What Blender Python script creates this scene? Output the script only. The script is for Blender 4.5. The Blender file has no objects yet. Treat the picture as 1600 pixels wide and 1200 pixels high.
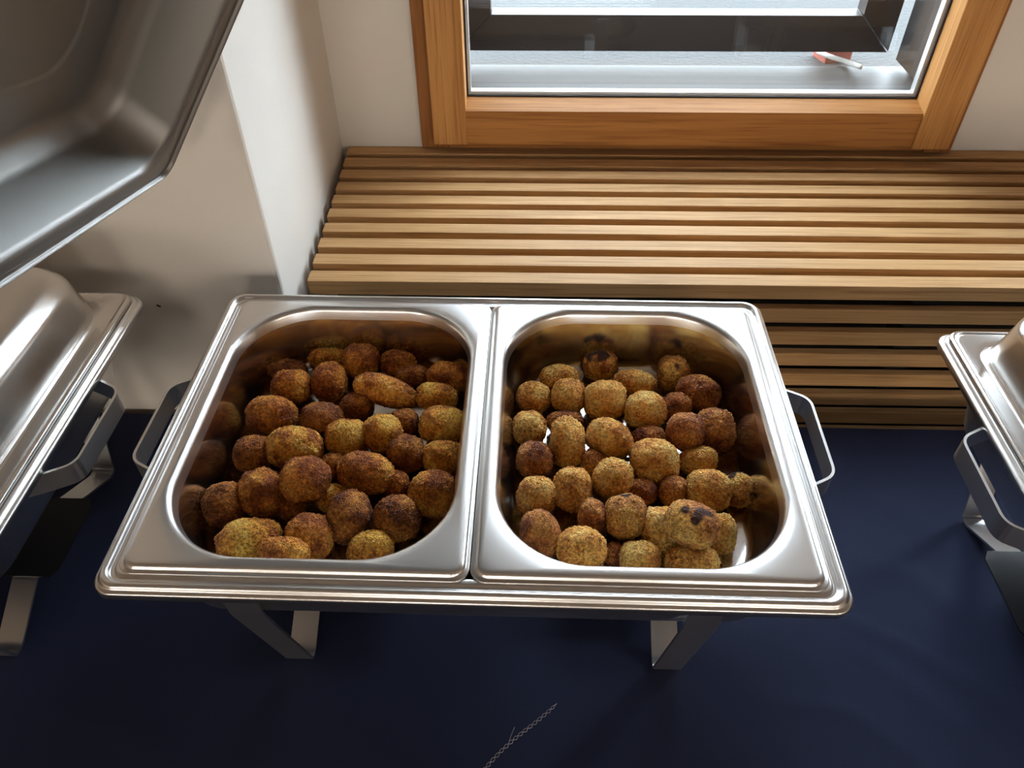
import bpy, bmesh, math, random
from mathutils import Vector, Matrix, noise

# ------------------------------------------------------------------ camera, world, lights
scene = bpy.context.scene
C = scene.collection
ZR = 0.972            # height of the serving rim above the floor; the layout below is relative to it
TABLE = -0.222        # table top relative to the rim
CAM = Vector((0.04424, -0.47234, 0.49682 + ZR))
CR = Vector((0.99944784, 0.03287765, -0.00480414))
CU = Vector((-0.01924943, 0.69078127, 0.72280751))
CF = Vector((-0.02708282, 0.72231593, -0.69103272))
FPX = 1202.0
cd = bpy.data.cameras.new('camera'); cam = bpy.data.objects.new('camera', cd); C.objects.link(cam)
cam.matrix_world = Matrix(((CR.x, CU.x, -CF.x, CAM.x), (CR.y, CU.y, -CF.y, CAM.y), (CR.z, CU.z, -CF.z, CAM.z), (0, 0, 0, 1)))
cd.sensor_width = 36.0; cd.lens = 36.0 * FPX / 1600.0; cd.clip_start = 0.02
scene.camera = cam

W = bpy.data.worlds.new('sky'); scene.world = W; W.use_nodes = True
bg = W.node_tree.nodes['Background']; bg.inputs['Color'].default_value = (0.82, 0.93, 1.0, 1); bg.inputs['Strength'].default_value = 16.0
scene.view_settings.view_transform = 'Standard'; scene.view_settings.look = 'None'
scene.view_settings.exposure = 0.0; scene.view_settings.gamma = 1.0; scene.view_settings.use_curve_mapping = False
try:
    scene.cycles.use_denoising = True; scene.cycles.max_bounces = 10; scene.cycles.glossy_bounces = 6
    scene.cycles.transparent_max_bounces = 12; scene.cycles.sample_clamp_indirect = 8.0
except Exception: pass
# low hazy sun from beyond the second window
sl_ = bpy.data.lights.new('hazy_sun', 'SUN'); sl_.energy = 1.15; sl_.angle = math.radians(9); sl_.color = (0.88, 0.95, 1.0)
so = bpy.data.objects.new('hazy_sun', sl_); C.objects.link(so)
az, al = math.radians(54), math.radians(27)
so.rotation_euler = Vector((math.sin(az)*math.cos(al), math.cos(az)*math.cos(al), math.sin(al))).to_track_quat('Z', 'Y').to_euler(); so.location = (4, 4, 4)
# portal that guides sky sampling through the window opening (gives no light of its own)
pl = bpy.data.lights.new('window_portal', 'AREA'); pl.shape = 'RECTANGLE'; pl.size = 0.74; pl.size_y = 0.93
for px_ in (0.275, 0.275 + 1.02):
    po = bpy.data.objects.new('window_portal', pl); C.objects.link(po); po.location = (px_, 0.80, 0.435 + ZR); po.rotation_euler = (-math.pi/2, 0, 0)
pl.cycles.is_portal = True

random.seed(7)
# ------------------------------------------------------------------ helpers
def tag(o, label=None, cat=None, group=None, kind=None):
    if label: o['label'] = label
    if cat: o['category'] = cat
    if group: o['group'] = group
    if kind: o['kind'] = kind
    return o

def empty(name, loc=(0, 0, 0), rz=0.0):
    o = bpy.data.objects.new(name, None); C.objects.link(o)
    o.location = loc; o.rotation_euler = (0, 0, rz); o.empty_display_size = 0.05
    return o

def link(name, me, mat, parent=None, smooth=False):
    if mat and not me.materials: me.materials.append(mat)
    if smooth:
        for p in me.polygons: p.use_smooth = True
    o = bpy.data.objects.new(name, me); C.objects.link(o)
    if parent: o.parent = parent
    return o

def mesh(name, verts, faces):
    me = bpy.data.meshes.new(name); me.from_pydata([tuple(v) for v in verts], [], faces); me.update()
    return me

def fixn(me):
    bm = bmesh.new(); bm.from_mesh(me); bmesh.ops.recalc_face_normals(bm, faces=bm.faces); bm.to_mesh(me); bm.free()
    return me

def box_mesh(name, x0, x1, y0, y1, z0, z1, bev=0.0):
    bm = bmesh.new(); bmesh.ops.create_cube(bm, size=1.0)
    for v in bm.verts:
        v.co = Vector((x0 if v.co.x < 0 else x1, y0 if v.co.y < 0 else y1, z0 if v.co.z < 0 else z1))
    if bev > 0:
        bmesh.ops.bevel(bm, geom=list(bm.edges), offset=bev, segments=2, affect='EDGES', profile=0.6)
    me = bpy.data.meshes.new(name); bm.to_mesh(me); bm.free()
    return me

def prism(name, poly, z0, z1):
    n = len(poly)
    v = [(x, y, z0) for x, y in poly] + [(x, y, z1) for x, y in poly]
    f = [tuple(range(n))[::-1], tuple(range(n, 2*n))] + [(i, (i+1) % n, n+(i+1) % n, n+i) for i in range(n)]
    return fixn(mesh(name, v, f))

def rrect(hx, hy, r, z, n=10, cx=0, cy=0):
    r = min(r, hx, hy); pts = []
    for (sx, sy, a0) in ((1, 1, 0), (-1, 1, 90), (-1, -1, 180), (1, -1, 270)):
        for k in range(n+1):
            a = math.radians(a0 + 90.0*k/n)
            pts.append(Vector((cx + sx*(hx-r) + r*math.cos(a), cy + sy*(hy-r) + r*math.sin(a), z)))
    return pts

def round_profile(pts, rad):
    """pts: list of (inset, z, corner radius); rounds each inner vertex by rad[i] (metres)"""
    out = [pts[0]]
    for i in range(1, len(pts)-1):
        a, b, c = (Vector(pts[j]) for j in (i-1, i, i+1))
        ab = Vector((a.x-b.x, a.y-b.y)); cb = Vector((c.x-b.x, c.y-b.y))
        r = min(rad[i], ab.length*0.48, cb.length*0.48)
        if r <= 1e-5: out.append(pts[i]); continue
        p0 = b + (a-b)*(r/ab.length); p2 = b + (c-b)*(r/cb.length)
        m = 5 if r > 0.004 else 3
        for k in range(m+1):
            t = k/m
            q = p0*(1-t)**2 + b*2*t*(1-t) + p2*t*t
            out.append(tuple(q))
    out.append(pts[-1])
    return out

def loft_rr(name, hx, hy, prof, cap=True, n=10):
    rings = [rrect(hx-i, hy-i, r, z, n) for (i, z, r) in prof]
    verts = [p for ring in rings for p in ring]; m = len(rings[0]); faces = []
    for k in range(len(rings)-1):
        for j in range(m):
            j2 = (j+1) % m
            faces.append((k*m+j, k*m+j2, (k+1)*m+j2, (k+1)*m+j))
    if cap: faces.append(tuple((len(rings)-1)*m + j for j in range(m)))
    return mesh(name, verts, faces)

def strip_mesh(name, path, side, width, thick):
    """flat steel strip swept along path (list of Vectors); side = direction of the strip's width"""
    path = [Vector(p) for p in path]; side = Vector(side).normalized(); V = []; F = []
    for i, p in enumerate(path):
        t = (path[min(i+1, len(path)-1)] - path[max(i-1, 0)]).normalized()
        nn = t.cross(side).normalized()
        for (a, b) in ((-1, -1), (1, -1), (1, 1), (-1, 1)):
            V.append(p + side*(a*width/2) + nn*(b*thick/2))
    for i in range(len(path)-1):
        for j in range(4):
            F.append((4*i+j, 4*i+(j+1) % 4, 4*i+4+(j+1) % 4, 4*i+4+j))
    F.append((0, 1, 2, 3)); e = 4*(len(path)-1); F.append((e+3, e+2, e+1, e))
    return fixn(mesh(name, V, F))

def smooth_path(pts, r, m=5):
    pts = [Vector(p) for p in pts]; out = [pts[0]]
    for i in range(1, len(pts)-1):
        a, b, c = pts[i-1], pts[i], pts[i+1]
        q = min(r, (a-b).length*.45, (c-b).length*.45)
        p0 = b + (a-b).normalized()*q; p2 = b + (c-b).normalized()*q
        for k in range(m+1):
            t = k/m; out.append(p0*(1-t)**2 + b*2*t*(1-t) + p2*t*t)
    out.append(pts[-1]); return out

def tube_mesh(name, path, r, seg=6):
    path = [Vector(p) for p in path]; V = []; F = []
    for i, p in enumerate(path):
        t = (path[min(i+1, len(path)-1)] - path[max(i-1, 0)]).normalized()
        a = t.cross(Vector((0, 0, 1)));  a = a.normalized() if a.length > 1e-4 else Vector((1, 0, 0))
        b = t.cross(a)
        for k in range(seg):
            an = 2*math.pi*k/seg; V.append(p + a*(r*math.cos(an)) + b*(r*math.sin(an)))
    for i in range(len(path)-1):
        for k in range(seg):
            F.append((i*seg+k, i*seg+(k+1) % seg, (i+1)*seg+(k+1) % seg, (i+1)*seg+k))
    F.append(tuple(range(seg))[::-1]); F.append(tuple((len(path)-1)*seg+k for k in range(seg)))
    return mesh(name, V, F)

# ------------------------------------------------------------------ materials
def newmat(name):
    m = bpy.data.materials.new(name); m.use_nodes = True
    nt = m.node_tree; b = nt.nodes['Principled BSDF']
    return m, nt, b
def nd(nt, t, **k):
    n = nt.nodes.new(t)
    for a, v in k.items():
        if hasattr(n, a): setattr(n, a, v)
        else: n.inputs[a].default_value = v
    return n
def setin(n, **k):
    for a, v in k.items(): n.inputs[a.replace('_', ' ')].default_value = v
def ramp(nt, stops):
    r = nt.nodes.new('ShaderNodeValToRGB'); e = r.color_ramp.elements
    while len(e) < len(stops): e.new(0.5)
    for el, (p, c) in zip(e, stops): el.position = p; el.color = (*c, 1)
    return r

def plaster():
    m, nt, b = newmat('painted_plaster')
    co = nt.nodes.new('ShaderNodeTexCoord')
    n1 = nd(nt, 'ShaderNodeTexNoise'); setin(n1, Scale=420.0, Detail=3.0); nt.links.new(co.outputs['Object'], n1.inputs['Vector'])
    n2 = nd(nt, 'ShaderNodeTexNoise'); setin(n2, Scale=3.0, Detail=2.0); nt.links.new(co.outputs['Object'], n2.inputs['Vector'])
    r = ramp(nt, [(0.3, (0.70, 0.66, 0.605)), (0.7, (0.75, 0.715, 0.66))]); nt.links.new(n2.outputs['Fac'], r.inputs['Fac'])
    nt.links.new(r.outputs['Color'], b.inputs['Base Color'])
    bp = nd(nt, 'ShaderNodeBump'); setin(bp, Strength=0.22, Distance=0.001); nt.links.new(n1.outputs['Fac'], bp.inputs['Height'])
    nt.links.new(bp.outputs['Normal'], b.inputs['Normal']); setin(b, Roughness=0.85)
    return m
def flat(name, col, rough=0.6, metal=0.0, bump=0.0, scale=200.0):
    m, nt, b = newmat(name); b.inputs['Base Color'].default_value = (*col, 1); setin(b, Roughness=rough, Metallic=metal)
    if bump > 0:
        co = nt.nodes.new('ShaderNodeTexCoord'); n1 = nd(nt, 'ShaderNodeTexNoise'); setin(n1, Scale=scale, Detail=4.0)
        nt.links.new(co.outputs['Object'], n1.inputs['Vector'])
        bp = nd(nt, 'ShaderNodeBump'); setin(bp, Strength=bump, Distance=0.002); nt.links.new(n1.outputs['Fac'], bp.inputs['Height'])
        nt.links.new(bp.outputs['Normal'], b.inputs['Normal'])
    return m
def oak(name, light, dark, axis='X', rough=0.55):
    m, nt, b = newmat(name)
    co = nt.nodes.new('ShaderNodeTexCoord'); oi = nt.nodes.new('ShaderNodeObjectInfo')
    mul = nd(nt, 'ShaderNodeVectorMath', operation='SCALE'); mul.inputs[0].default_value = (3.1, 1.7, 2.3)
    nt.links.new(oi.outputs['Random'], mul.inputs['Scale'])
    add = nd(nt, 'ShaderNodeVectorMath', operation='ADD'); nt.links.new(co.outputs['Object'], add.inputs[0]); nt.links.new(mul.outputs[0], add.inputs[1])
    s = {'X': (2.2, 60, 60), 'Z': (60, 60, 2.2)}[axis]; s2 = {'X': (9, 420, 420), 'Z': (420, 420, 9)}[axis]
    mp = nd(nt, 'ShaderNodeMapping'); mp.inputs['Scale'].default_value = s; nt.links.new(add.outputs[0], mp.inputs['Vector'])
    mp2 = nd(nt, 'ShaderNodeMapping'); mp2.inputs['Scale'].default_value = s2; nt.links.new(add.outputs[0], mp2.inputs['Vector'])
    n1 = nd(nt, 'ShaderNodeTexNoise'); setin(n1, Scale=1.0, Detail=5.0, Distortion=0.6); nt.links.new(mp.outputs[0], n1.inputs['Vector'])
    n2 = nd(nt, 'ShaderNodeTexNoise'); setin(n2, Scale=1.0, Detail=2.0); nt.links.new(mp2.outputs[0], n2.inputs['Vector'])
    r = ramp(nt, [(0.28, dark), (0.5, tuple((a+c)/2 for a, c in zip(light, dark))), (0.72, light)]); nt.links.new(n1.outputs['Fac'], r.inputs['Fac'])
    r2 = ramp(nt, [(0.34, (0.62, 0.55, 0.5)), (0.5, (1, 1, 1))]); nt.links.new(n2.outputs['Fac'], r2.inputs['Fac'])
    mx = nd(nt, 'ShaderNodeMix', data_type='RGBA', blend_type='MULTIPLY'); mx.inputs[0].default_value = 0.7
    nt.links.new(r.outputs['Color'], mx.inputs[6]); nt.links.new(r2.outputs['Color'], mx.inputs[7])
    nt.links.new(mx.outputs[2], b.inputs['Base Color'])
    bp = nd(nt, 'ShaderNodeBump'); setin(bp, Strength=0.12, Distance=0.0006); nt.links.new(n2.outputs['Fac'], bp.inputs['Height'])
    nt.links.new(bp.outputs['Normal'], b.inputs['Normal']); setin(b, Roughness=rough); b.inputs['Specular IOR Level'].default_value = 0.16
    return m
def steel(name, rough, col=(0.72, 0.71, 0.70), brush=(6, 300, 300), amt=0.06, bump=0.02):
    m, nt, b = newmat(name); setin(b, Metallic=1.0); b.inputs['Base Color'].default_value = (*col, 1)
    co = nt.nodes.new('ShaderNodeTexCoord'); mp = nd(nt, 'ShaderNodeMapping'); mp.inputs['Scale'].default_value = brush
    nt.links.new(co.outputs['Object'], mp.inputs['Vector'])
    n1 = nd(nt, 'ShaderNodeTexNoise'); setin(n1, Scale=1.0, Detail=3.0); nt.links.new(mp.outputs[0], n1.inputs['Vector'])
    mr = nd(nt, 'ShaderNodeMapRange'); setin(mr, To_Min=rough-amt, To_Max=rough+amt); nt.links.new(n1.outputs['Fac'], mr.inputs['Value'])
    nt.links.new(mr.outputs[0], b.inputs['Roughness'])
    if bump <= 0: return m
    bp = nd(nt, 'ShaderNodeBump'); setin(bp, Strength=bump, Distance=0.0005); nt.links.new(n1.outputs['Fac'], bp.inputs['Height'])
    nt.links.new(bp.outputs['Normal'], b.inputs['Normal'])
    return m
def breaded(name, pale, mid, dark, bias, spot=None):
    """fried breadcrumb coat: mottled crumb colours, browner on ridges by a patchy noise of its own"""
    m, nt, b = newmat(name)
    co = nt.nodes.new('ShaderNodeTexCoord'); oi = nt.nodes.new('ShaderNodeObjectInfo')
    mul = nd(nt, 'ShaderNodeVectorMath', operation='SCALE'); mul.inputs[0].default_value = (5.3, 3.7, 4.1); nt.links.new(oi.outputs['Random'], mul.inputs['Scale'])
    add = nd(nt, 'ShaderNodeVectorMath', operation='ADD'); nt.links.new(co.outputs['Object'], add.inputs[0]); nt.links.new(mul.outputs[0], add.inputs[1])
    big = nd(nt, 'ShaderNodeTexNoise'); setin(big, Scale=42.0, Detail=4.0, Roughness=0.6); nt.links.new(add.outputs[0], big.inputs['Vector'])
    fine = nd(nt, 'ShaderNodeTexNoise'); setin(fine, Scale=430.0, Detail=2.0, Roughness=0.6); nt.links.new(add.outputs[0], fine.inputs['Vector'])
    vor = nd(nt, 'ShaderNodeTexVoronoi'); setin(vor, Scale=900.0); nt.links.new(add.outputs[0], vor.inputs['Vector'])
    r = ramp(nt, [(0.38+bias, dark), (0.50+bias, mid), (0.63+bias, pale)]); nt.links.new(big.outputs['Fac'], r.inputs['Fac'])
    r2 = ramp(nt, [(0.34, (0.62, 0.52, 0.44)), (0.48, (1.0, 0.97, 0.93)), (0.64, (1.75, 1.7, 1.6))]); nt.links.new(fine.outputs['Fac'], r2.inputs['Fac'])
    mx = nd(nt, 'ShaderNodeMix', data_type='RGBA', blend_type='MULTIPLY'); mx.inputs[0].default_value = 0.85
    nt.links.new(r.outputs['Color'], mx.inputs[6]); nt.links.new(r2.outputs['Color'], mx.inputs[7]); last = mx.outputs[2]
    if spot:
        sp = nd(nt, 'ShaderNodeTexNoise'); setin(sp, Scale=55.0, Detail=1.0); nt.links.new(add.outputs[0], sp.inputs['Vector'])
        r3 = ramp(nt, [(0.62, (0, 0, 0)), (0.69, (1, 1, 1))]); nt.links.new(sp.outputs['Fac'], r3.inputs['Fac'])
        m3 = nd(nt, 'ShaderNodeMix', data_type='RGBA'); nt.links.new(r3.outputs['Color'], m3.inputs[0]); nt.links.new(last, m3.inputs[6]); m3.inputs[7].default_value = (*spot, 1); last = m3.outputs[2]
    nt.links.new(last, b.inputs['Base Color'])
    ad = nd(nt, 'ShaderNodeMath', operation='ADD'); nt.links.new(fine.outputs['Fac'], ad.inputs[0]); nt.links.new(vor.outputs['Distance'], ad.inputs[1])
    bp = nd(nt, 'ShaderNodeBump'); setin(bp, Strength=1.0, Distance=0.0025); nt.links.new(ad.outputs[0], bp.inputs['Height'])
    nt.links.new(bp.outputs['Normal'], b.inputs['Normal']); setin(b, Roughness=0.62)
    b.inputs['Specular IOR Level'].default_value = 0.35
    return m
def cloth():
    m, nt, b = newmat('navy_cloth'); b.inputs['Base Color'].default_value = (0.0135, 0.019, 0.050, 1)
    co = nt.nodes.new('ShaderNodeTexCoord')
    h = []
    for sc in ((1500, 60, 1), (60, 1500, 1)):
        mp = nd(nt, 'ShaderNodeMapping'); mp.inputs['Scale'].default_value = sc; nt.links.new(co.outputs['Object'], mp.inputs['Vector'])
        n = nd(nt, 'ShaderNodeTexNoise'); setin(n, Scale=1.0, Detail=2.0); nt.links.new(mp.outputs[0], n.inputs['Vector']); h.append(n)
    ad = nd(nt, 'ShaderNodeMath', operation='ADD'); nt.links.new(h[0].outputs['Fac'], ad.inputs[0]); nt.links.new(h[1].outputs['Fac'], ad.inputs[1])
    bp = nd(nt, 'ShaderNodeBump'); setin(bp, Strength=0.25, Distance=0.0006); nt.links.new(ad.outputs[0], bp.inputs['Height'])
    nt.links.new(bp.outputs['Normal'], b.inputs['Normal']); setin(b, Roughness=0.8); b.inputs['Specular IOR Level'].default_value = 0.2
    b.inputs['Sheen Weight'].default_value = 0.0; b.inputs['Sheen Roughness'].default_value = 0.5; b.inputs['Sheen Tint'].default_value = (0.6, 0.7, 1, 1)
    return m
def glass():
    m = bpy.data.materials.new('window_glass'); m.use_nodes = True; nt = m.node_tree; nt.nodes.clear()
    o = nt.nodes.new('ShaderNodeOutputMaterial'); t = nt.nodes.new('ShaderNodeBsdfTransparent'); t.inputs[0].default_value = (0.970, 0.978, 0.985, 1)
    g = nt.nodes.new('ShaderNodeBsdfGlossy'); g.inputs['Roughness'].default_value = 0.0
    lw = nt.nodes.new('ShaderNodeLayerWeight'); lw.inputs['Blend'].default_value = 0.5
    pw = nd(nt, 'ShaderNodeMath', operation='POWER'); pw.inputs[1].default_value = 5.0; nt.links.new(lw.outputs['Facing'], pw.inputs[0])
    f = nd(nt, 'ShaderNodeMath', operation='MULTIPLY_ADD'); f.inputs[1].default_value = 0.95; f.inputs[2].default_value = 0.04; nt.links.new(pw.outputs[0], f.inputs[0]); mx = nt.nodes.new('ShaderNodeMixShader')
    nt.links.new(f.outputs[0], mx.inputs[0]); nt.links.new(t.outputs[0], mx.inputs[1]); nt.links.new(g.outputs[0], mx.inputs[2]); nt.links.new(mx.outputs[0], o.inputs[0])
    return m
def emit(name, col, s):
    m = bpy.data.materials.new(name); m.use_nodes = True; nt = m.node_tree; b = nt.nodes['Principled BSDF']
    b.inputs['Base Color'].default_value = (0.9, 0.9, 0.9, 1); b.inputs['Emission Color'].default_value = (*col, 1); b.inputs['Emission Strength'].default_value = s
    return m

M = dict(
    plaster=plaster(),
    ceiling=flat('ceiling_paint', (0.36, 0.30, 0.25), 0.9),
    floor=flat('floor_boards', (0.20, 0.13, 0.08), 0.5, bump=0.1, scale=30),
    rear=flat('rear_wall_paint', (0.70, 0.60, 0.50), 0.9),
    oak=oak('oak_slat', (0.61, 0.365, 0.17), (0.45, 0.25, 0.10)),
    oak_w=oak('oak_window_rail', (0.46, 0.21, 0.062), (0.31, 0.13, 0.034)),
    oak_f=oak('oak_fixed_frame', (0.36, 0.155, 0.05), (0.26, 0.10, 0.028), 'Z'),
    oak_wz=oak('oak_window_stile', (0.56, 0.28, 0.095), (0.43, 0.20, 0.06), 'Z'),
    dark_int=flat('interior_shade', (0.012, 0.010, 0.008), 0.9),  # near-black, stands in for the shade behind the bench slats
    cloth=cloth(), glass=glass(),
    gasket=flat('rubber_gasket', (0.02, 0.02, 0.022), 0.5),
    spacer=flat('aluminium_spacer', (0.75, 0.77, 0.78), 0.35, 1.0, 0.5, 900),
    dark_metal=flat('dark_bronze_metal', (0.034, 0.024, 0.018), 0.45),
    sill=flat('zinc_sill', (0.032, 0.032, 0.031), 0.5, 0.0, 0.05, 40),
    gravel=flat('grey_gravel', (0.046, 0.047, 0.047), 0.9, 0.0, 1.0, 120),
    ext=flat('exterior_render', (0.045, 0.036, 0.031), 0.9, 0.0, 0.2, 80),
    red=flat('red_brick', (0.42, 0.12, 0.09), 0.9, 0.0, 0.4, 150),
    cord=flat('white_cord', (0.8, 0.78, 0.72), 0.8),
    satin=steel('satin_steel', 0.28, (0.76, 0.76, 0.76), amt=0.012, bump=0.0),
    inner=steel('polished_steel_inside', 0.16, (0.66, 0.64, 0.62), (40, 40, 160), 0.03, 0.0),
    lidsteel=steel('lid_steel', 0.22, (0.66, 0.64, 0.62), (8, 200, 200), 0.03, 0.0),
    liddark=steel('darkened_steel_underside', 0.5, (0.27, 0.26, 0.25), (20, 60, 60), 0.04, 0.0),  # dull finish, colour also darkened to tone down the window reflection
    strip=steel('strip_steel', 0.34, (0.70, 0.70, 0.70), (500, 500, 500), 0.06, 0.05),
    black=flat('dark_reflection_black', (0.010, 0.010, 0.011), 0.25),  # the steel shelf's dark reflection put into its base colour
    wood=flat('table_wood', (0.25, 0.16, 0.09), 0.6), tmetal=flat('table_leg_metal', (0.2, 0.2, 0.2), 0.4, 1.0),
    wire=flat('thread_silver', (0.45, 0.42, 0.42), 0.3, 0.8),
    lamp=emit('fill_emitter', (1.0, 0.87, 0.73), 11.5), fillframe=flat('fill_frame', (0.6, 0.6, 0.6), 0.4),  # warm glow added as room fill
    # croquettes
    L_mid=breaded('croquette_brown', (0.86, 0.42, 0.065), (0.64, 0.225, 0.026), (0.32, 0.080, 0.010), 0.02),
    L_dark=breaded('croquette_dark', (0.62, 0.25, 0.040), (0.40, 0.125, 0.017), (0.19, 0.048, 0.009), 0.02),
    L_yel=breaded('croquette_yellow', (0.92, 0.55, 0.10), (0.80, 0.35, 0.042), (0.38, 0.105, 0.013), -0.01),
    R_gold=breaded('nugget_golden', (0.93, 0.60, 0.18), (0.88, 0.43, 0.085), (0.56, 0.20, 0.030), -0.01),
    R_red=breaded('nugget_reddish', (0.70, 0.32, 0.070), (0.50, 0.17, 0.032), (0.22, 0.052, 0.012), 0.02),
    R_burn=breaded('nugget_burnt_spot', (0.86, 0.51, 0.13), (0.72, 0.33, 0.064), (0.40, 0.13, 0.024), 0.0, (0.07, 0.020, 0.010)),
)

# ------------------------------------------------------------------ the setting
ANG = math.radians(0.5)
FLOOR = -ZR; CEIL = 1.75
def rz(z): return z + ZR
def struct(name, me, mat, parent=None):
    o = link(name, me, mat, parent)
    if not parent: tag(o, kind='structure')
    return o
def lab(o, l): o['label'] = l; return o
XL, XR, YB = -2.6, 3.2, -2.7
lab(struct('floor', box_mesh('floor', XL, XR, YB, 1.0, -0.1, 0.0), M['floor']), 'brown floor of the dining room')
lab(struct('ceiling', box_mesh('ceiling', XL, XR, YB, 1.0, rz(CEIL), rz(CEIL)+0.1), M['ceiling']), 'plain warm ceiling over the buffet')
lab(struct('wall_rear', box_mesh('wall_rear', XL, XR, YB-0.15, YB, 0, rz(CEIL)), M['rear']), 'brownish wall at the far side of the room')
lab(struct('wall_left', box_mesh('wall_left', XL-0.15, XL, YB, 1.0, 0, rz(CEIL)), M['rear']), 'brownish side wall beyond the covered dish')
lab(struct('wall_right', box_mesh('wall_right', XR, XR+0.15, YB, 1.0, 0, rz(CEIL)), M['rear']), 'brownish side wall far past the slatted bench')
# pier: its face looks into the room, its return is the niche reveal
ax, ay = -0.243, 0.225; sl = -0.0388; tA = math.tan(ANG)
def py(x): return ay + tA*(x - ax)
c = 0.004
pier = prism('wall_pier_left', [(ax-c, py(ax-c)), (ax-c*0.3, ay+c*0.3), (ax, ay+c), (ax+sl*(0.66-ay), 0.66), (ax+sl*(0.66-ay), 0.9), (XL, 0.9), (XL, py(XL))], 0, rz(CEIL))
lab(struct('wall_pier_left', pier, M['plaster']), 'white plaster pier beside the window niche')
lab(struct('wall_pier_right', prism('wall_pier_right', [(2.0, py(2.0)), (2.0, 0.9), (XR, 0.9), (XR, py(XR))], 0, rz(CEIL)), M['plaster']), 'plaster pier past the end of the bench')
WX0, WX1, WZ0, WZ1 = -0.098, 0.648, -0.03, 0.90
def wallback():
    bm = bmesh.new()
    for (x0, x1, z0, z1) in ((-0.4, WX0, FLOOR, CEIL), (WX1, WX0+1.02, FLOOR, CEIL), (WX1+1.02, 2.05, FLOOR, CEIL), (WX0, WX1, FLOOR, WZ0), (WX0, WX1, WZ1, CEIL), (WX0+1.02, WX1+1.02, FLOOR, WZ0), (WX0+1.02, WX1+1.02, WZ1, CEIL)):
        r = bmesh.ops.create_cube(bm, size=1.0)
        for v in r['verts']:
            v.co = Vector((x0 if v.co.x < 0 else x1, 0.0 if v.co.y < 0 else 0.165, rz(z0) if v.co.z < 0 else rz(z1)))
    me = bpy.data.meshes.new('wall_window'); bm.to_mesh(me); bm.free(); return me
wb = struct('wall_window', wallback(), M['plaster']); wb.location = (0, 0.640, 0); wb.rotation_euler = (0, 0, ANG); lab(wb, 'plaster wall around the oak window')
hole = link('nail_hole', box_mesh('nail_hole', -0.0025, 0.0025, -0.0008, 0.001, -0.001, 0.001, 0.0004), M['dark_int'], None)
hole.parent = bpy.data.objects['wall_pier_left']; hole.location = (-0.3927, py(-0.3927), rz(-0.054)); hole.rotation_euler = (0, 0.5, 0)

# windows: fixed frame, proud sash, double pane

ZT = 0.86
def wpart(name, x0, x1, y0, y1, z0, z1, mat, bev=0.0015):
    return link(name, box_mesh(name, x0, x1, y0, y1, z0, z1, bev), M[mat], win)
Y0 = 0.0
WDX = 1.02
for wi, wl in ((0, 'oak framed window with double glazing over the slatted bench'), (1, 'oak framed window farther along the bench')):
    win = empty('window_%d' % (wi+1), (wi*WDX*math.cos(ANG), wi*WDX*math.sin(ANG), ZR), ANG); tag(win, wl, kind='structure')
    wpart('frame_stile', -0.127, -0.085, 0.629, 0.70, -0.057, ZT+0.06, 'oak_f'); wpart('frame_stile', 0.632, 0.672, 0.624, 0.70, -0.057, ZT+0.06, 'oak_f')
    wpart('frame_rail', -0.085, 0.632, 0.629, 0.70, -0.057, -0.020, 'oak_w'); wpart('frame_rail', -0.085, 0.632, 0.629, 0.70, ZT+0.02, ZT+0.06, 'oak_w')
    wpart('sash_stile', -0.105, -0.0555, 0.605, 0.665, -0.040, ZT+0.04, 'oak_wz'); wpart('sash_stile', 0.601, 0.6545, 0.600, 0.660, -0.040, ZT+0.04, 'oak_wz')
    def rail(z0, z1, up):
        y0, y1 = 0.6045, 0.664; x0, x1 = -0.0555, 0.601
        s = 0.007
        if up: v = [(y0, z0), (y0, z1), (0.636, z1+s), (y1, z1+s), (y1, z0)]
        else: v = [(y0, z0), (y0, z1), (y1, z1), (y1, z0-s), (0.636, z0-s)]
        n = len(v); V = [(x0, a, b) for a, b in v] + [(x1, a, b) for a, b in v]
        F = [tuple(range(n)), tuple(range(n, 2*n))[::-1]] + [(i, n+i, n+(i+1) % n, (i+1) % n) for i in range(n)]
        return fixn(mesh('sash_rail', V, F))
    link('sash_rail', rail(-0.038, 0.0125, True), M['oak_w'], win); link('sash_rail', rail(ZT-0.01, ZT+0.04, False), M['oak_w'], win)
    gx0, gx1, gz0, gz1 = -0.0555, 0.601, 0.0195, ZT-0.017
    wpart('pane', gx0, gx1, 0.641, 0.6415, gz0, gz1, 'glass', 0); wpart('pane', gx0, gx1, 0.6575, 0.658, gz0, gz1, 'glass', 0)
    for (x0, x1, z0, z1) in ((gx0, gx1, gz0, gz0+0.006), (gx0, gx1, gz1-0.006, gz1), (gx0, gx0+0.006, gz0+.006, gz1-.006), (gx1-0.006, gx1, gz0+.006, gz1-.006)):
        wpart('spacer_bar', x0, x1, 0.6435, 0.6555, z0, z1, 'spacer', 0)
    for (x0, x1, z0, z1) in ((gx0, gx1, gz0-0.001, gz0+0.0025), (gx0, gx1, gz1-0.0025, gz1), (gx0, gx0+0.0025, gz0, gz1), (gx1-0.0025, gx1, gz0, gz1)):
        wpart('gasket', x0, x1, 0.6385, 0.6408, z0, z1, 'gasket', 0)
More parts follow.
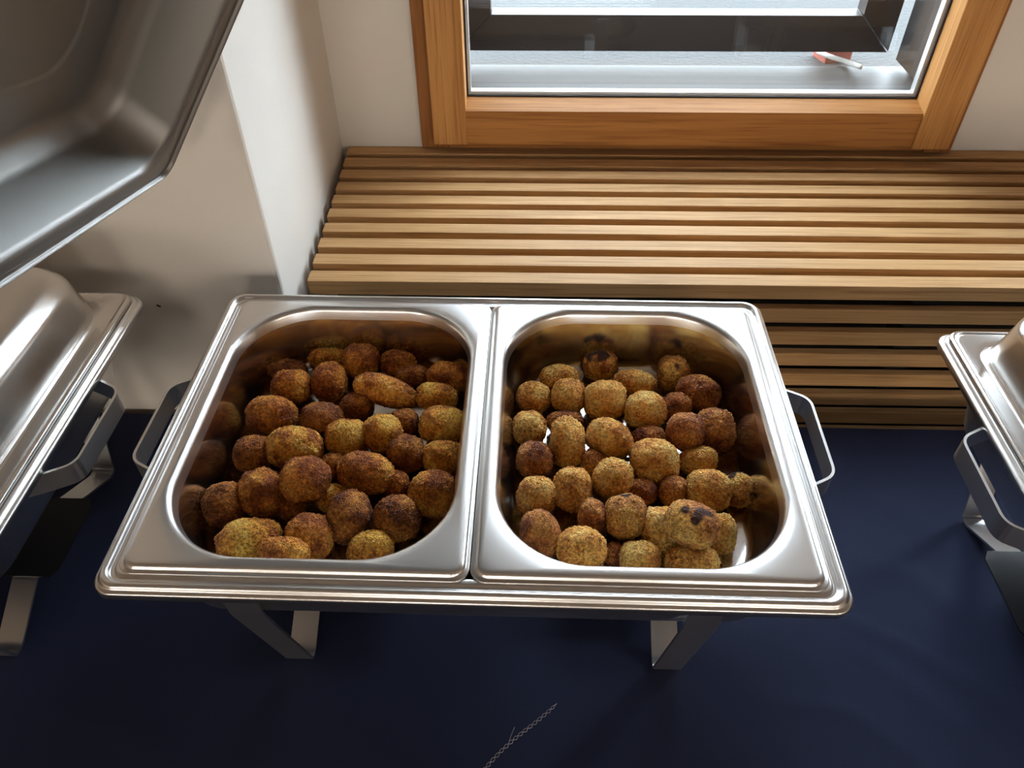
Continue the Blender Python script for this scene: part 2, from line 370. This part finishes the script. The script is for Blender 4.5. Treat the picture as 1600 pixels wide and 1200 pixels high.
# outside: sill, gravel, dark casing standing off the wall
def tilt_sill():
    v = [(-0.10, 0.664, 0.010), (0.65, 0.664, 0.010), (0.65, 0.815, -0.002), (-0.10, 0.815, -0.002)]
    V = v + [(x, y, z-0.012) for x, y, z in v]
    return fixn(mesh('sill', V, [(0, 1, 2, 3), (7, 6, 5, 4), (0, 4, 5, 1), (1, 5, 6, 2), (2, 6, 7, 3), (3, 7, 4, 0)]))
for wn in ('window_1', 'window_2'):
    for x_ in (WX0+0.0005, WX1-0.0165): link('exterior_lining', box_mesh('lining', x_, x_+0.016, 0.701, 0.812, 0.0105, ZT+0.03), M['ext'], bpy.data.objects[wn])
    link('exterior_sill', tilt_sill(), M['sill'], bpy.data.objects[wn])
g = struct('ground_outside', box_mesh('ground', -14, 16, 0, 30, -0.3, 0.0), M['gravel']); g.location = (0, 0.817, rz(-0.014)); lab(g, 'bright pale gravel ground outside the window')
casing = empty('window_casing', (0, 0, ZR), ANG); tag(casing, 'dark metal mitred frame standing outside the window glass', 'frame')
def mitre(pts, y0, y1):
    V = [(x, y0, z) for x, z in pts] + [(x, y1, z) for x, z in pts]
    return fixn(mesh('bar', V, [(0, 1, 2, 3), (7, 6, 5, 4), (0, 4, 5, 1), (1, 5, 6, 2), (2, 6, 7, 3), (3, 7, 4, 0)]))
ox0, ox1, oz0, oz1, bw = -0.083, 0.617, 0.020, 0.85, 0.056; g_ = 0.0012
link('casing_rail', mitre([(ox0+g_, oz0), (ox1-g_, oz0), (ox1-bw-g_, oz0+bw), (ox0+bw+g_, oz0+bw)], 0.817, 0.85), M['dark_metal'], casing)
link('casing_rail', mitre([(ox0+g_, oz1), (ox1-g_, oz1), (ox1-bw-g_, oz1-bw), (ox0+bw+g_, oz1-bw)], 0.817, 0.85), M['dark_metal'], casing)
link('casing_stile', mitre([(ox0, oz0+g_), (ox0+bw, oz0+bw+g_), (ox0+bw, oz1-bw-g_), (ox0, oz1-g_)], 0.817, 0.85), M['dark_metal'], casing)
link('casing_stile', mitre([(ox1, oz0+g_), (ox1-bw, oz0+bw+g_), (ox1-bw, oz1-bw-g_), (ox1, oz1-g_)], 0.817, 0.85), M['dark_metal'], casing)
for x_ in (ox0-0.03, ox1-0.015):
    for z_ in (0.3, 0.7): link('mounting_bracket', box_mesh('bracket', x_, x_+0.045, 0.806, 0.8175, z_, z_+0.04), M['dark_metal'], casing)
br = link('brick', box_mesh('brick', -0.025, 0.025, -0.02, 0.02, 0, 0.035, 0.003), M['red']); br.location = (0.545, 0.885, rz(-0.015)); br.rotation_euler = (0, 0, 0.3)
tag(br, 'reddish brick lying on the gravel outside the window', 'brick')
cp = [(0.505, 0.90, 0.012), (0.512, 0.87, 0.003), (0.53, 0.845, 0.003), (0.548, 0.825, 0.004), (0.552, 0.81, 0.006), (0.556, 0.79, 0.010), (0.56, 0.785, 0.010)]
co_ = link('cord', tube_mesh('cord', [Vector((a, b, c_+ZR)) for a, b, c_ in smooth_path(cp, 0.012)], 0.004, 8), M['cord'], smooth=True)
tag(co_, 'frayed white cord end lying outside on the window sill', 'cord')

# slatted bench
bench = empty('slatted_bench', (-0.234, 0.285, 0), ANG)
tag(bench, 'oak slatted bench box filling the niche under the window', 'bench')
BL = 2.2; PITCH = 0.0366; top = rz(-0.06)
slat = box_mesh('slat', 0, BL, 0, 0.022, -0.0205, 0, 0.0009)
slat.materials.append(M['oak'])
for k in range(10):
    o = bpy.data.objects.new('slat', slat); C.objects.link(o); o.parent = bench; o.location = (-0.0012*k, k*PITCH, top)
fslat = box_mesh('slat', 0, BL, 0, 0.0112, -0.0217, 0, 0.0013); fslat.materials.append(M['oak'])
for k in range(24):
    o = bpy.data.objects.new('slat', fslat); C.objects.link(o); o.parent = bench; o.location = (0, 0.0, top - 0.0355 - 0.0362*k)
for x in (0.05, 0.75, 1.45, 2.12):
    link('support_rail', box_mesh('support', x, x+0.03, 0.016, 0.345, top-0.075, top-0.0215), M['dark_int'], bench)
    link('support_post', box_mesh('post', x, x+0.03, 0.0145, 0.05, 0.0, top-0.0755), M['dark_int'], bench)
link('shade_panel', box_mesh('shade_board', 0, BL, 0.11, 0.12, 0.0, top-0.08), M['dark_int'], bench)  # added dark sheet: stops light leaking, gives the shade between slats

# table under its cloth
tb = empty('banquet_table', (0.1, -0.155, 0)); tag(tb, 'long buffet table hidden under the navy cloth', 'table')
TZ = rz(TABLE)
link('tabletop', box_mesh('tabletop', -1.5, 1.5, -0.36, 0.362, TZ-0.034, TZ-0.006), M['wood'], tb)
for sx in (-1.38, 1.38):
    for sy in (-0.3, 0.3):
        link('leg', box_mesh('leg', sx-0.02, sx+0.02, sy-0.02, sy+0.02, 0, TZ-0.034), M['tmetal'], tb)
FOLDS_AND_SHADE = [([(0.351, -0.047), (0.423, -0.087), (0.506, -0.154)], 0.010, 0.0035), ([(0.272, -0.144), (0.347, -0.153), (0.401, -0.203)], 0.009, 0.0030),
         ([(0.368, -0.082), (0.435, -0.157), (0.463, -0.201)], 0.012, 0.0030), ([(0.392, 0.120), (0.465, 0.090), (0.515, 0.040)], 0.018, 0.0020), ([(0.400, 0.017), (0.460, -0.005), (0.50, -0.064)], 0.014, 0.0025),  # widest fold here stands in for the handle's soft shadow
         ([(-0.10, -0.20), (0.03, -0.24), (0.12, -0.30)], 0.012, 0.0020), ([(-0.40, -0.17), (-0.30, -0.20), (-0.22, -0.26)], 0.012, 0.0015)]
def wrinkle(x, y):
    h = 0.0
    for pts, wd, am in FOLDS_AND_SHADE:
        best = 1e9; tt = 0
        for k in range(len(pts)-1):
            (x0, y0), (x1, y1) = pts[k], pts[k+1]; L2 = (x1-x0)**2 + (y1-y0)**2
            t = max(0.0, min(1.0, ((x-x0)*(x1-x0) + (y-y0)*(y1-y0))/L2)); d_ = math.hypot(x-x0-t*(x1-x0), y-y0-t*(y1-y0))
            if d_ < best: best, tt = d_, (k+t)/(len(pts)-1)
        if best < 4*wd: h += am*math.exp(-(best/wd)**2)*math.sin(math.pi*min(1, max(0, 0.08+0.84*tt)))
    return h - 0.0012 + 0.0012*noise.noise(Vector((x*5, y*7, 1.3)))
def cloth_mesh():
    x0, x1, y0, y1 = -1.41, 1.61, -0.522, 0.212; nx, ny = 420, 120
    def base(i, j):
        x = x0+(x1-x0)*i/nx; y = y0+(y1-y0)*j/ny
        return Vector((x, y, TZ - 0.0012 + min(0.0, 0.0) + max(-0.0035, wrinkle(x, y))))
    V = []; idx = {}
    for j in range(ny+1):
        for i in range(nx+1):
            idx[(i, j)] = len(V); V.append(base(i, j))
    F = [(idx[i, j], idx[i+1, j], idx[i+1, j+1], idx[i, j+1]) for j in range(ny) for i in range(nx)]
    loop = [(i, 0) for i in range(nx)] + [(nx, j) for j in range(ny)]          # front and right edges hang
    loop = [(0, j) for j in range(ny, 0, -1)] + loop + [(nx, ny)]
    prev = [idx[q] for q in loop]
    for k, dz in enumerate((0.004, 0.02, 0.12, 0.26, 0.40, 0.54)):
        row = []
        for m_, q in enumerate(loop):
            p = V[idx[q]]; nrm = Vector((-1 if q[0] == 0 else (1 if q[0] == nx else 0), -1 if q[1] == 0 else 0, 0))
            amp = 0.004 + 0.03*min(1, dz/0.3)*(0.5+0.5*math.sin(m_*0.33 + 0.8*math.sin(m_*0.07)))
            off = nrm*(0.004 if k == 0 else amp)
            row.append(len(V)); V.append(Vector((p.x, p.y, TZ-0.002)) + off - Vector((0, 0, dz)))
        for a in range(len(loop)-1): F.append((prev[a], prev[a+1], row[a+1], row[a]))
        prev = row
    return fixn(mesh('tablecloth', V, F))
tc = link('tablecloth', cloth_mesh(), M['cloth'], smooth=True); tag(tc, 'navy blue cloth spread over the buffet table', 'tablecloth')

# ------------------------------------------------------------------ chafing dishes
def water_pan_mesh():
    P = [(0.000, -0.0095, .016), (0.0, -0.0035, .016), (0.0028, -0.0025, .015), (0.0045, 0.0012, .014), (0.0078, 0.0014, .013), (0.0095, -0.0022, .012), (0.0128, -0.0022, .010),
         (0.0142, -0.0006, .010), (0.0185, -0.0006, .020), (0.0200, -0.004, .045), (0.030, -0.078, .050), (0.060, -0.0785, .03)]
    R_ = [0, .002, .0012, .0016, .0016, .0012, .0012, .0008, .0015, .004, .012, 0]
    return loft_rr('water_pan', 0.280, 0.181, round_profile(P, R_), True, 10)
def lid_mesh():
    P = [(0.0, -0.001, .014), (0.0, 0.003, .014), (0.003, 0.0042, .013), (0.0055, 0.0030, .012), (0.0175, 0.0030, .028), (0.0205, 0.0065, .036), (0.0265, 0.0500, .038), (0.0390, 0.0655, .036), (0.080, 0.0695, .036), (0.083, 0.0707, .036), (0.12, 0.071, .02)]
    R_ = [0, .0012, .0012, .0012, .002, .003, .005, .008, .003, .002, 0]
    return loft_rr('lid_shell', 0.273, 0.174, round_profile(P, R_), True, 10)
WPM, LIDM = water_pan_mesh(), lid_mesh()
WPM.materials.append(M['satin']); LIDM.materials.append(M['lidsteel']); LIDM.materials.append(M['liddark'])
for me in (WPM, LIDM):
    for p in me.polygons: p.use_smooth = True
def shell(o, t):
    md = o.modifiers.new('thickness', 'SOLIDIFY'); md.thickness = t; md.offset = 0.0
    return o
HDL = strip_mesh('handle', smooth_path([(0.262, -0.066, -0.021), (0.276, -0.060, -0.021), (0.302, -0.046, -0.021), (0.303, 0.046, -0.021), (0.276, 0.060, -0.021), (0.262, 0.066, -0.021)], 0.010), (0, 0, 1), 0.022, 0.0024); HDL.materials.append(M['strip'])
LEGX = 0.179
RAILM = strip_mesh('leg_frame', smooth_path([(LEGX, -0.166, -0.030), (LEGX, -0.164, -0.055), (LEGX, -0.1185, TABLE+0.0012), (LEGX, -0.108, TABLE+0.0012), (LEGX, -0.046, -0.1895), (LEGX, 0.046, -0.1895), (LEGX, 0.108, TABLE+0.0012), (LEGX, 0.1185, TABLE+0.0012), (LEGX, 0.164, -0.055), (LEGX, 0.166, -0.030)], 0.006), (1, 0, 0), 0.026, 0.0024)
RAILM.materials.append(M['strip'])
TRAY = fixn(mesh('burner_shelf', [(x, y, z) for z in (-0.1883, -0.1868) for (x, y) in ((0.205, -0.050), (0.211, -0.040), (0.211, 0.040), (0.205, 0.050), (0.08, 0.050), (0.08, -0.050))],
    [(0, 1, 2, 3, 4, 5), (11, 10, 9, 8, 7, 6)] + [(i, 6+i, 6+(i+1) % 6, (i+1) % 6) for i in range(6)]))
TRAY.materials.append(M['black'])
def chafing_dish(x, y, rot, label):
    t = empty('chafing_dish', (x, y, ZR), rot); tag(t, label, 'chafing dish', 'chafing dishes along the buffet')
    shell(link('water_pan', WPM, None, t), 0.001)
    for s_ in (1, -1):
        for nm, me in (('handle', HDL), ('leg_frame', RAILM), ('burner_shelf', TRAY)):
            o = link(nm, me, None, t)
            if s_ < 0: o.rotation_euler = (0, 0, math.pi)
    return t
chafing_dish(0, 0, 0, 'open steel chafing dish holding two pans of fried bites')
chafing_dish(-0.652, -0.006, 0, 'steel chafing dish under a closed lid beside the plaster pier')
chafing_dish(0.7270, -0.046, 0, 'steel chafing dish under a closed lid in front of the slats')
LH = strip_mesh('lid_handle', smooth_path([(-0.055, 0, 0.0705), (-0.05, 0, 0.099), (0.05, 0, 0.099), (0.055, 0, 0.0705)], 0.012), (0, 1, 0), 0.022, 0.0025); LH.materials.append(M['strip'])
def lid(mat, label):
    t = empty('food_cover'); tag(t, label, 'lid', 'chafing dish lids')
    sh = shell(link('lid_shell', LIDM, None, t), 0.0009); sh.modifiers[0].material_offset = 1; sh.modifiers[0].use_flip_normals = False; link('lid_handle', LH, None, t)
    t.matrix_world = mat
    return t
lid(Matrix.Translation((-0.652, -0.006, ZR+0.0032)), 'closed steel lid on the dish beside the plaster pier')
lid(Matrix.Translation((0.7250, -0.0455, ZR+0.0032)), 'closed steel lid on the dish standing in front of the bench slats')
# lid of the open dish, lifted and tilted: corner o, long edge e1 rising, short edge e2 towards the room
o_ = Vector((-0.292, 0.157, 0.151 + ZR)); e1 = Vector((0.562, 0.11, 0.82)).normalized(); e2 = Vector((-0.07, -0.98, 0.185)); e2 = (e2 - e1*e2.dot(e1)).normalized()
nn = e2.cross(e1); nn = nn if nn.z > 0 else -nn          # dome side points up and left
X = e1; Yv = -e2; Zv = X.cross(Yv)
cen = o_ + e1*0.273 + e2*0.174
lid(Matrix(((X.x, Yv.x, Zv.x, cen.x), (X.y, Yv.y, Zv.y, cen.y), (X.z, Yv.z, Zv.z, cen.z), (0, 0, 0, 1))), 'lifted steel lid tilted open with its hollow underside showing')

# food pans
HXP, HYP = 0.1318, 0.1655
def food_pan_mesh():
    P = [(0.0, -0.0003, .012), (0.0, 0.0008, .012), (0.0028, 0.0012, .011), (0.0045, 0.0045, .010), (0.0080, 0.0052, .010), (0.0125, 0.0050, .074), (0.0155, 0.0020, .074), (0.0185, -0.012, .072), (0.0270, -0.062, .062), (0.050, -0.0635, .045), (0.075, -0.0637, .03)]
    R_ = [0, .0004, .0012, .002, .002, .002, .003, .004, .014, .004, 0]
    return loft_rr('food_pan', HXP, HYP, round_profile(P, R_), True, 14)
FP = food_pan_mesh()
FP.materials.append(M['satin']); FP.materials.append(M['inner'])
for p in FP.polygons:
    p.use_smooth = True
    p.material_index = 1 if p.center.z < -0.006 else 0
for x, l in ((-0.1325, 'steel food pan filled with darker brown fried croquettes'), (0.1325, 'steel food pan filled with paler golden fried nuggets')):
    o = link('food_pan', FP, None); o.location = (x, 0, ZR); tag(o, l, 'pan', 'food pans in the open chafing dish'); shell(o, 0.0009)

# ------------------------------------------------------------------ fried bites: zoom-frame outlines cx, cy, rx, ry, turn, layer, tone
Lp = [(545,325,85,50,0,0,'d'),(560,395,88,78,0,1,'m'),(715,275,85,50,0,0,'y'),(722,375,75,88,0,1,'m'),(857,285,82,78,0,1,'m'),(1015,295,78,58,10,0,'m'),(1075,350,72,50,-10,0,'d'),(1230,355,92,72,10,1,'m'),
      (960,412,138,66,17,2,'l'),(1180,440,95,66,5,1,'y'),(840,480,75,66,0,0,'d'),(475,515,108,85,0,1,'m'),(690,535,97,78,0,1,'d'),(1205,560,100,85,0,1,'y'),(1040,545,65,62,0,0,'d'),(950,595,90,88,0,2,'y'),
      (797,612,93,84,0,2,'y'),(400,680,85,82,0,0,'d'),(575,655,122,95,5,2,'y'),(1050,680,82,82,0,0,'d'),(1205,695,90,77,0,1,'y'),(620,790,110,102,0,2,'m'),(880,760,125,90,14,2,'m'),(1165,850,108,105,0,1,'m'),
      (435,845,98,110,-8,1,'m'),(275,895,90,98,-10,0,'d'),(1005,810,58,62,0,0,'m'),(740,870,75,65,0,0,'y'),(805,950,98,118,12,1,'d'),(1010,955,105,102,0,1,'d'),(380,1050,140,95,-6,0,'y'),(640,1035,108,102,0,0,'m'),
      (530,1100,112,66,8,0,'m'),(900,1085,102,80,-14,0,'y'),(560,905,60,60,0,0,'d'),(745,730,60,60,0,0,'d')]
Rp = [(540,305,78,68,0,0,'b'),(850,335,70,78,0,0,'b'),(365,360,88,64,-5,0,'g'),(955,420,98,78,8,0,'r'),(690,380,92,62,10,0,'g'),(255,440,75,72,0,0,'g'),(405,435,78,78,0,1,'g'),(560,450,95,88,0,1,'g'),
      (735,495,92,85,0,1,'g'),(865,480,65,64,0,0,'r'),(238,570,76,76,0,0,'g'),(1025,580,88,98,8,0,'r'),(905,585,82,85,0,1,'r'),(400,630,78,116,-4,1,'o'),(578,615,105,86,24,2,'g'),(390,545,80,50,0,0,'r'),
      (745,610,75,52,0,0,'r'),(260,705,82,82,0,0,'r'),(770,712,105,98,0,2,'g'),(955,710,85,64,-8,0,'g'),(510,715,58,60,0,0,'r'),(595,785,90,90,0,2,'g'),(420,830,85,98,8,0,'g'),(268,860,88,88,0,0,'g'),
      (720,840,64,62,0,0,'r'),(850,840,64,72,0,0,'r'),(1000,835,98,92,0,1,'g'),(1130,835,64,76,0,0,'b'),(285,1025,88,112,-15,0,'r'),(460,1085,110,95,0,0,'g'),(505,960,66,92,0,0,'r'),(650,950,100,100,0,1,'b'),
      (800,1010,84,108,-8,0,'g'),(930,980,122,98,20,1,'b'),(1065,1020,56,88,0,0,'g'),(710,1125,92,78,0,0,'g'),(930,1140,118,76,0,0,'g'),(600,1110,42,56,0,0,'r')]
SC = 2.7278; FLZ = -0.0635
ICO = bmesh.new(); bmesh.ops.create_icosphere(ICO, subdivisions=5, radius=1.0)
IV = [v.co.copy() for v in ICO.verts]; IF = [tuple(v.index for v in f.verts) for f in ICO.faces]; ICO.free()
TONE = {'Lm': 'medium-brown breaded croquette', 'Ld': 'dark-brown breaded croquette', 'Ly': 'yellowish breaded croquette', 'Ll': 'long sausage-shaped brown croquette',
        'Rg': 'golden breaded nugget', 'Rr': 'reddish-brown breaded nugget', 'Rb': 'breaded nugget with dark burnt spots', 'Ro': 'tall oblong golden nugget'}
def where(side, cx, cy, layer):
    pan = 'darker pan' if side == 'L' else 'golden pan'
    lo, hi = (450, 1000) if side == 'L' else (330, 900)
    u_ = (cx < lo) - (cx > hi) if side == 'L' else (cx > hi) - (cx < lo)
    col_ = {1: 'handle', -1: 'divider', 0: None}[u_]
    row_ = 'bench' if cy < 400 else ('room' if cy > 980 else None)
    half = ('bench' if cy < 680 else 'room') if abs(cy-680) > 0.55*abs(cx-(lo+hi)/2) else (('handle' if (cx < (lo+hi)/2) == (side == 'L') else 'divider'))
    if layer == 2: return 'on top of the pile, %s half of %s' % (half, pan)
    if row_ and col_: return 'in the %s-side %s corner of the %s' % (row_, col_, pan)
    if row_: return 'midway along the %s side of the %s' % (row_, pan)
    if col_: return 'midway along the %s side of the %s' % (col_, pan)
    return ('piled in the %s half of the %s' if layer else 'low down in the %s half of the %s') % (half, pan)
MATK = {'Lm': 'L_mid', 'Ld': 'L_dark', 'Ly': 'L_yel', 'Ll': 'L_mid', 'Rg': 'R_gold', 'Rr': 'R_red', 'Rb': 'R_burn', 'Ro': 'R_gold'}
def bites(rows, ox, side, pcx):
    placed = []
    order = sorted(range(len(rows)), key=lambda i: rows[i][5])
    for i in order:
        cx, cy, rx, ry, turn, layer, tone = rows[i]
        px, py2 = ox + cx/SC, 460 + cy/SC
        d = CF + CR*((px-800)/FPX) - CU*((py2-600)/FPX)              # per unit of depth
        org = Vector((CAM.x, CAM.y, CAM.z - ZR))
        # rest on the pan floor, then back off until it clears what is already there
        t = 0.75
        for _ in range(6):
            rad = 0.5*(rx+ry)/SC/FPX*t
            t = (FLZ + rad*1.0 - org.z)/d.z
        tf = t
        for step in range(80):
            c3 = org + d*t; rad = 0.5*(rx+ry)/SC/FPX*t
            bad = False
            for (q, r2) in placed:
                if (q-c3).length < 0.80*(rad+r2): bad = True; break
            if not bad: break
            t -= 0.0015
        if tf - t > 0.075: t = tf - 0.03
        c3 = org + d*t
        ax_, ay_ = rx/SC/FPX*t, ry/SC/FPX*t; az_ = min(0.5*(ax_+ay_), 1.12*min(ax_, ay_))
        # keep inside the pan walls
        lim = HXP - 0.025 - 0.45*ax_
        c3.x = max(pcx - lim, min(pcx + lim, c3.x))
        limy = HYP - 0.026 - 0.55*ay_
        c3.y = max(-limy, min(limy, c3.y))
        rr_, hxi, hyi = 0.065, HXP - 0.024, HYP - 0.024            # rounded pan corners
        qx, qy = abs(c3.x - pcx) - (hxi - rr_), abs(c3.y) - (hyi - rr_)
        if qx > 0 and qy > 0:
            m_ = math.hypot(qx, qy); ok_ = rr_ - 0.75*min(ax_, ay_)
            if m_ > ok_:
                c3.x -= math.copysign(qx*(1 - ok_/m_), c3.x - pcx); c3.y -= math.copysign(qy*(1 - ok_/m_), c3.y)
        placed.append((c3.copy(), (ax_+ay_+az_)/3))
        rnd = random.Random(i*31 + (0 if side == 'L' else 977))
        seed = Vector((rnd.uniform(0, 50), rnd.uniform(0, 50), rnd.uniform(0, 50)))
        sq = rnd.uniform(0.10, 0.22)                                 # how blocky the body is
        ct, st = math.cos(math.radians(-turn)), math.sin(math.radians(-turn))
        U = CR*ct + CU*st; Vv = -CR*st + CU*ct; Wv = -CF
        verts = []
        for v in IV:
            p4 = (abs(v.x)**3.2 + abs(v.y)**3.2 + abs(v.z)**3.2)**(-1/3.2)
            k = (1-sq*2) + sq*2*p4
            lump = 0.085*noise.noise(v*1.6 + seed) + 0.035*noise.noise(v*4.2 + seed)
            crumb = 0.085*abs(noise.noise(v*11 + seed)) + 0.050*noise.noise(v*23 + seed)
            k *= 0.955 + lump + crumb
            verts.append(U*(v.x*k*ax_) + Vv*(v.y*k*ay_) + Wv*(v.z*k*az_))
        key = side + tone
        kind_ = 'croquette' if side == 'L' else 'nugget'
        me = bpy.data.meshes.new(kind_); me.from_pydata(verts, [], IF); me.update()
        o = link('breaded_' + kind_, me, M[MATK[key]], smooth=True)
        o.location = (c3.x, c3.y, c3.z + ZR)
        tag(o, TONE[key] + ' ' + where(side, cx, cy, layer), kind_, 'fried croquettes in the darker pan' if side == 'L' else 'fried nuggets in the golden pan')
bites(Lp, 250, 'L', -0.1325)
bites(Rp, 740, 'R', 0.1325)
same = {}

for o in C.objects:
    if o.name.startswith('breaded_'): same.setdefault(o['label'], []).append(o)
for l, os_ in same.items():                      # pairs that only size tells apart
    if len(os_) == 2:
        os_.sort(key=lambda o: o.dimensions.x*o.dimensions.y*o.dimensions.z)
        if os_[1].dimensions.length > 1.12*os_[0].dimensions.length:
            os_[0]['label'] = 'smaller ' + l; os_[1]['label'] = 'larger ' + l
# loose crumbs on the floor of the golden pan
cr = random.Random(5); V = []; F = []
for k in range(26):
    x = cr.gauss(0.214, 0.007); y = cr.gauss(-0.092, 0.010); r = cr.uniform(0.0005, 0.0013); b0 = len(V)
    V += [Vector((x+r*a*cr.uniform(.7, 1.4), y+r*b*cr.uniform(.7, 1.4), FLZ+0.0004+r*c_*0.8+r*0.6)) for a, b, c_ in ((1, 0, 0), (-1, 0, 0), (0, 1, 0), (0, -1, 0), (0, 0, 1), (0, 0, -1))]
    F += [tuple(b0+i for i in f) for f in ((0, 2, 4), (2, 1, 4), (1, 3, 4), (3, 0, 4), (2, 0, 5), (1, 2, 5), (3, 1, 5), (0, 3, 5))]
co2 = link('crumbs', mesh('crumbs', V, F), M['R_red']); co2.location = (0, 0, ZR)
tag(co2, 'loose breadcrumbs scattered on the bare pan floor', 'crumbs', kind='stuff')

# twisted thread lying on the cloth
def thread():
    A = Vector((0.004, -0.222)); B = Vector((0.071, -0.155)); L = (B-A).length; d = (B-A)/L; nrm = Vector((-d.y, d.x)); out = []
    for ph, a in ((0.0, 0.0014), (math.pi, 0.0014)):
        pts = []
        for k in range(121):
            s_ = k/120
            w_ = a*(1.0 if s_ < 0.93 else (1-s_)/0.07)
            an = s_*2*math.pi*8.5 + ph
            bow = 0.002*math.sin(s_*5)
            q = A + d*(L*s_) + nrm*(w_*math.cos(an) + bow)
            pts.append(Vector((q.x, q.y, TZ + 0.0022 + 0.0012*math.sin(an))))
        out.append(pts)
    q = A + d*(L*0.36)
    out.append([Vector((q.x + nrm.x*0.001*k + d.x*0.0012*k*(1+k*0.08), q.y + nrm.y*0.001*k + d.y*0.0012*k*(1+k*0.08), TZ+0.003+0.0004*k)) for k in range(9)])
    return out
th = empty('twisted_thread', (0.037, -0.19, TZ)); tag(th, 'loose twisted silvery thread lying on the navy cloth', 'thread')
for pts in thread():
    o = link('strand', tube_mesh('strand', [p - th.location for p in pts], 0.00026, 5), M['wire'], th, smooth=True)

# unseen lamps added as warm fill from the far side of the room
for x in (-1.6, -0.3, 1.0, 2.3):
    t = empty('fill_lamp', (x, YB, 1.45)); tag(t, 'added square warm fill light on the wall facing the buffet', 'lamp', 'added fill lights')
    link('fill_frame', box_mesh('lf', -0.29, 0.29, 0.0, 0.04, -0.29, 0.29, 0.004), M['fillframe'], t)
    link('fill_panel', box_mesh('df', -0.27, 0.27, 0.0405, 0.048, -0.27, 0.27, 0.002), M['lamp'], t)
